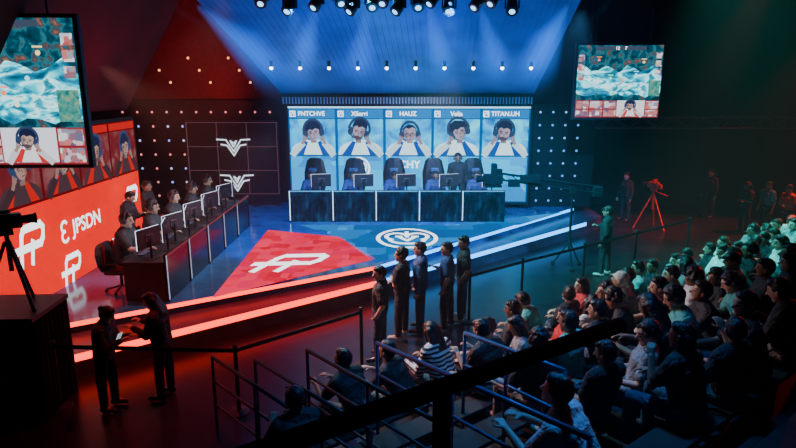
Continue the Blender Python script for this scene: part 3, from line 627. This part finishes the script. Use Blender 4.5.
for k,r in rows.items():
    r.sort(key=lambda x:x[0])
    for i in range(1,len(r)):
        if r[i][0]-r[i-1][0]<.68: r[i][0]=r[i-1][0]+.68
    # fill empty seats so that the stand is as full as in the photograph
    if k<=5:
        new=[]; s0=-1.6 if k<2 else -3.2; ends=[[s0,'','']]+[e for e in r if e[0]>s0]+[[11.8,'','']]
        for e,f in zip(ends,ends[1:]):
            gap=f[0]-e[0]; n=int(gap/.69)-1
            for j in range(n): new.append([e[0]+gap*(j+1)/(n+1),random.choice('kkkgtwkrkbkstw'),random.choice(['','','l','','c','']),1])
        r+= [e for e in new if random.random()<.9]; r.sort(key=lambda x:x[0])
    i=0
    for (s,c,opt,fill) in r:
        p=sd(s,D0+DD*k+random.uniform(-.05,.05)); pose=random.choice(['sit','slouch','lean','sfold','sphone','chin','turn','slouch','lean','bow','sit'])
        u_,v_=proj(p.x,p.y,.28*k+1.35)
        if not(-25<u_<825 and v_<462): continue
        if fill and u_>600 and v_>335+(u_-600)*-.15: continue     # the near right corner of the stand is empty and dark
        if min(near(p,*sg) for sg in SEG)<.27: continue
        hs='long' if 'l' in opt else 'cap' if 'c' in opt else random.choice(['short','short','curly'])
        cap=(.6,.62,.6) if 'c' in opt and c in 'gt' else (.5,.03,.03) if 'c' in opt and c=='w' else None
        lng=random.random()<.35
        lab='spectator in %s %s%s, %s from left in seating row %d'%(SHC[c][1],'long-sleeved top' if lng else 't-shirt',{'long':' with long hair','cap':' wearing a cap','short':'','curly':' with curly hair'}[hs],ordn(i),k+1); i+=1
        person(pose,p.x,p.y,.28*k,aim(p.x,p.y,-7,11.5)+random.uniform(-.4,.3)-(.3 if pose=='turn' else 0),c,hs,lng,lab,'spectators seated in the stand',scale=random.uniform(1.0,1.13),capc=cap,pants=random.choice([(.025,.028,.04),(.06,.08,.14),(.2,.2,.2)]))
# ================= BARRIERS
def barrier(pts,label):
    a=pts[0]; o=empty('barrier',(a[0],a[1],0),0,label=label,cat='barrier')
    R=[V((x-a[0],y-a[1],0)) for x,y in pts]
    for p in R: 
        G().tube([p,p+V((0,0,1.02))],.03).ell(p+V((0,0,1.03)),(.04,.04,.03),n=10,m=6).build('post',BLK,o)
        G().ring([p,p+V((0,0,.02)),p+V((0,0,.04))],[.17,.16,.05],(0,0,1),16).build('post_base',BLK,o)
    for p,q in zip(R,R[1:]):
        d=(q-p); G().box((p+q)/2+V((0,0,.96)),(d.length,.012,.06),math.atan2(d.y,d.x)).build('belt',BLK,o)
def xy(u,v,z=1.0): p=P(u,v,z=z); return (p.x,p.y)
barrier([xy(52,344),xy(235,348),xy(361,310)],'black belt barrier on the left before the red stage edge')
barrier([xy(470,274),xy(523,260),xy(585,245),xy(637,232),xy(690,219)],'black belt barrier on the right before the blue stage edge')
def rail(a,b,za,zb,label,r=.024,mid=(.35,.7),ts=(0,.5,1),m=RAIL):
    o=empty('guard_rail',(a.x,a.y,0),0,label=label,cat='railing'); q0=V((a.x,a.y,0))
    R=[a-q0,b-q0]
    G().tube(R,r,10).build('top_rail',m,o,True)
    for mm in mid: G().tube([p-V((0,0,mm)) for p in R],r*.7,8).build('mid_rail',m,o,True)
    for t in ts:
        p=R[0].lerp(R[-1],t); bz=za*(1-t)+zb*t
        G().tube([V((p.x,p.y,bz)),p],r*.9,8).build('post',m,o,True)
rail(*SEG[0],0,0,'low black guard rail at the foot of the stand, leftmost')
rail(*SEG[1],0,0,'black guard rail standing just right of the leftmost rail')
rail(*SEG[2],0,.6,'black aisle rail beside the lowest spectators')
rail(*SEG[3],.3,1.2,'long sloping blue-lit aisle rail through the seats',mid=(.4,),m=RAIL_LIT)
rail(*SEG[4],.5,1.0,'short sloping blue-lit aisle rail behind the first rows',mid=(.4,),m=RAIL_LIT)
a6=P(285,443,z=3.3); a7=P(620,325,z=3.3); dd=(a7-a6).normalized()
rail(a6-dd*.8,a7,1.9,1.9,'thick dark handrail closest to the viewer crossing the stand',r=.044,mid=(),ts=(.05,.55),m=MATTE)
# ================= EQUIPMENT
def tripod(name,loc,hh,mat,label,rz=0,sp=.38,bm=None):
    bm=bm or BLK
    o=empty(name,loc,rz,label=label,cat='camera tripod')
    for i in range(3):
        t=2*PI*i/3+.4; G().tube([(0.03*math.cos(t),.03*math.sin(t),hh*.9),(sp*math.cos(t),sp*math.sin(t),.02)],.024).ell((sp*math.cos(t),sp*math.sin(t),.02),(.04,.04,.02),n=8,m=5).build('leg',mat,o)
    G().tube([(0,0,hh*.5),(0,0,hh)],.03).build('column',mat,o)
    G().box((0,0,hh+.03),(.14,.16,.08)).build('pan_head',mat,o,bevel=.01)
    G().tube([(0,-.05,hh),(.1,-.45,hh-.12)],.012).build('pan_handle',mat,o)
    G().box((0,.02,hh+.18),(.16,.36,.2)).box((0,-.02,hh+.31),(.05,.2,.05)).box((0,-.22,hh+.16),(.12,.1,.14)).build('camera_body',bm,o,bevel=.015)
    G().ring([(0,.18,hh+.18),(0,.34,hh+.18),(0,.38,hh+.18)],[.055,.065,.08],(0,1,0),14).build('lens',BLK,o)
    G().box((-.15,-.12,hh+.34),(.2,.03,.14)).build('viewfinder',bm,o,bevel=.01)
    return o
q=P(650,228,z=0); tripod('camera_tripod',(q.x,q.y,0),1.25,pbr((.9,.03,.015),.4),'red camera tripod standing in the dark right of the crane',.6,.55,pbr((.4,.03,.02),.4))
pb=empty('camera_platform',(-5.42,8.0,0),.05,label='black draped platform under the left broadcast camera',cat='platform')
G().box((0,0,1.53),(1.0,1.0,.06)).build('platform_top',BLK,pb)
g=G(); n=40; pts=[]
for i in range(n*4):
    s_,t=divmod(i,n); t=t/n; w=.02*math.sin(i*1.3)
    pts.append([(-.48+.96*t,-.48+w),(.48+w,-.48+.96*t),(.48-.96*t,.48+w),(-.48+w,.48-.96*t)][s_])
g.prism(pts,0,1.5).build('drape',pbr((.006,.006,.008),.95),pb)
tripod('camera_tripod',(-5.38,8.0,1.56),1.05,BLK,'black broadcast camera on tripod on the draped platform at left',-.9,.4)
jb=empty('camera_crane',(4.4,14.9,0),0,label='black camera crane reaching over the stage before the blue display',cat='camera crane')
CM=MATTE
for i in range(3): t=2*PI*i/3+.5; G().tube([(0,0,.7),(.4*math.cos(t),.4*math.sin(t),.06)],.02).ell((.4*math.cos(t),.4*math.sin(t),.06),(.06,.06,.06),n=10,m=6).build('leg',CM,jb)
G().tube([(0,0,.5),(0,0,2.05)],.035).box((0,0,2.05),(.14,.14,.18)).build('column',CM,jb)
G().tube([(-2.0,0,2.48),(.6,0,2.12)],.028).tube([(-2.0,0,2.32),(.6,0,1.96)],.022).build('boom',CM,jb)
g=G()
for i in range(7): x=-1.9+i*.36; g.tube([(x,0,2.46-(x+2)*.138),(x+.18,0,2.31-(x+2)*.138)],.012)
g.build('boom_bracing',CM,jb)
G().box((.62,0,2.0),(.24,.22,.26)).build('counterweight',CM,jb,bevel=.02)
G().box((-2.0,0,2.42),(.12,.26,.56)).box((-2.0,0,2.14),(.4,.22,.05)).build('remote_head',CM,jb,bevel=.01)
G().box((-2.02,0,2.32),(.46,.24,.24)).box((-1.9,0,2.5),(.2,.16,.14)).build('camera_body',CM,jb,bevel=.015)
G().ring([(-2.22,0,2.32),(-2.38,0,2.32),(-2.43,0,2.32)],[.07,.085,.1],(-1,0,0),14).build('lens',CM,jb)
G().box((-1.1,-.06,2.34),(.5,.08,.18)).box((-1.5,-.05,2.22),(.28,.1,.18)).build('cable_box',CM,jb)
# ================= LIGHTS
def spot(loc,tgt,col,e,ang=60,blend=.6,r=.1):
    l=bpy.data.lights.new('spot','SPOT'); l.color=col; l.energy=e*GL; l.spot_size=math.radians(ang); l.spot_blend=blend; l.shadow_soft_size=r
    o=bpy.data.objects.new('spot_light',l); C.objects.link(o); o.location=loc; o.rotation_euler=(V(tgt)-V(loc)).to_track_quat('-Z','Y').to_euler()
BL=(.03,.28,1); RD=(1,.03,.015)
spot((1,12,6.0),(1.5,17,.6),BL,1600,70); spot((-2,12,6.0),(-2,16,.6),BL,1400,60); spot((3.5,12,6.0),(4,18,.6),(.08,.4,1),900,60)
spot((0,14.6,3.0),(0,17.5,5.3),(.01,.2,1),40,130,.9); spot((0,11.0,3.0),(0,13.6,6.7),(.02,.28,1),150,110,1)
for (x0,x1,e) in ((-4.4,-3.4,300),(-2.6,-2.5,220),(-.9,-.6,220),(1.0,.9,220),(2.6,2.7,220),(4.0,4.0,300)):
    spot((x0,11.9,6.15),(x1,18.6,4.75),(.04,.36,1),e,13,1,.04)
spot((-3.2,12,6.3),(-5.5,13,1.2),(1,.4,.35),330,65); spot((-4.2,12.5,3.0),(-6,13.5,5.2),RD,35,110,.9)
spot((-2.5,13,3.6),(-5.3,13.2,1.7),(.8,.8,1),90,70,.8)  # added fill to brighten the players by the red wall, no fixture there
spot((-5,18.5,4.4),(-7.2,21,5.0),RD,90,100,1); spot((-9.5,17,7.5),(-6.5,20.5,4.6),RD,80,60,1)
spot((-3,9,6),(-3,9.8,.3),RD,240,80,.9)
spot((-1,12.5,6.5),(4.6,12.2,1),(.06,.8,.75),2700,58,.8,.3); spot((-2.5,11.5,6.0),(1.0,8.8,1.2),(.45,.75,.85),750,55,.8,.3)
spot((7,14,8.8),(8.5,13,1),(.05,.85,.7),2000,70,.9,.3); spot((14,18,8.0),(11,18,1),RD,1300,50); spot((10,16.5,8.5),(8.4,19.2,.9),RD,1100,26); spot((14,13,7),(11.5,14.5,1.5),RD,900,34)
spot((-6,12.5,5),(.5,9,1),(1,.3,.22),1300,36,.8); spot((14,17,4),(9,12,1.2),RD,280,50,.8)
spot((2,7,7.5),(1,5.5,1.8),(.03,.3,1),420,60,.9,.3)
spot((1.5,15.5,4.8),(0,18.6,1.6),(.6,.7,1),260,100,.8)
w=bpy.data.worlds.new('w'); bpy.context.scene.world=w; w.use_nodes=True; wn=w.node_tree; wn.nodes['Background'].inputs[0].default_value=(.02,.06,.1,1); wn.nodes['Background'].inputs[1].default_value=.05
# thin stage haze filling the hall
vs=wn.nodes.new('ShaderNodeVolumeScatter'); vs.inputs['Color'].default_value=(1,1,1,1); vs.inputs['Density'].default_value=.003; vs.inputs['Anisotropy'].default_value=.0
wn.links.new(vs.outputs[0],wn.nodes['World Output'].inputs['Volume'])
cam=bpy.data.cameras.new('cam'); cam.lens=F/796*36; cam.sensor_width=36; co=bpy.data.objects.new('camera',cam); C.objects.link(co)
co.location=(0,0,CAMZ); co.rotation_euler=(math.radians(77),0,0); bpy.context.scene.camera=co
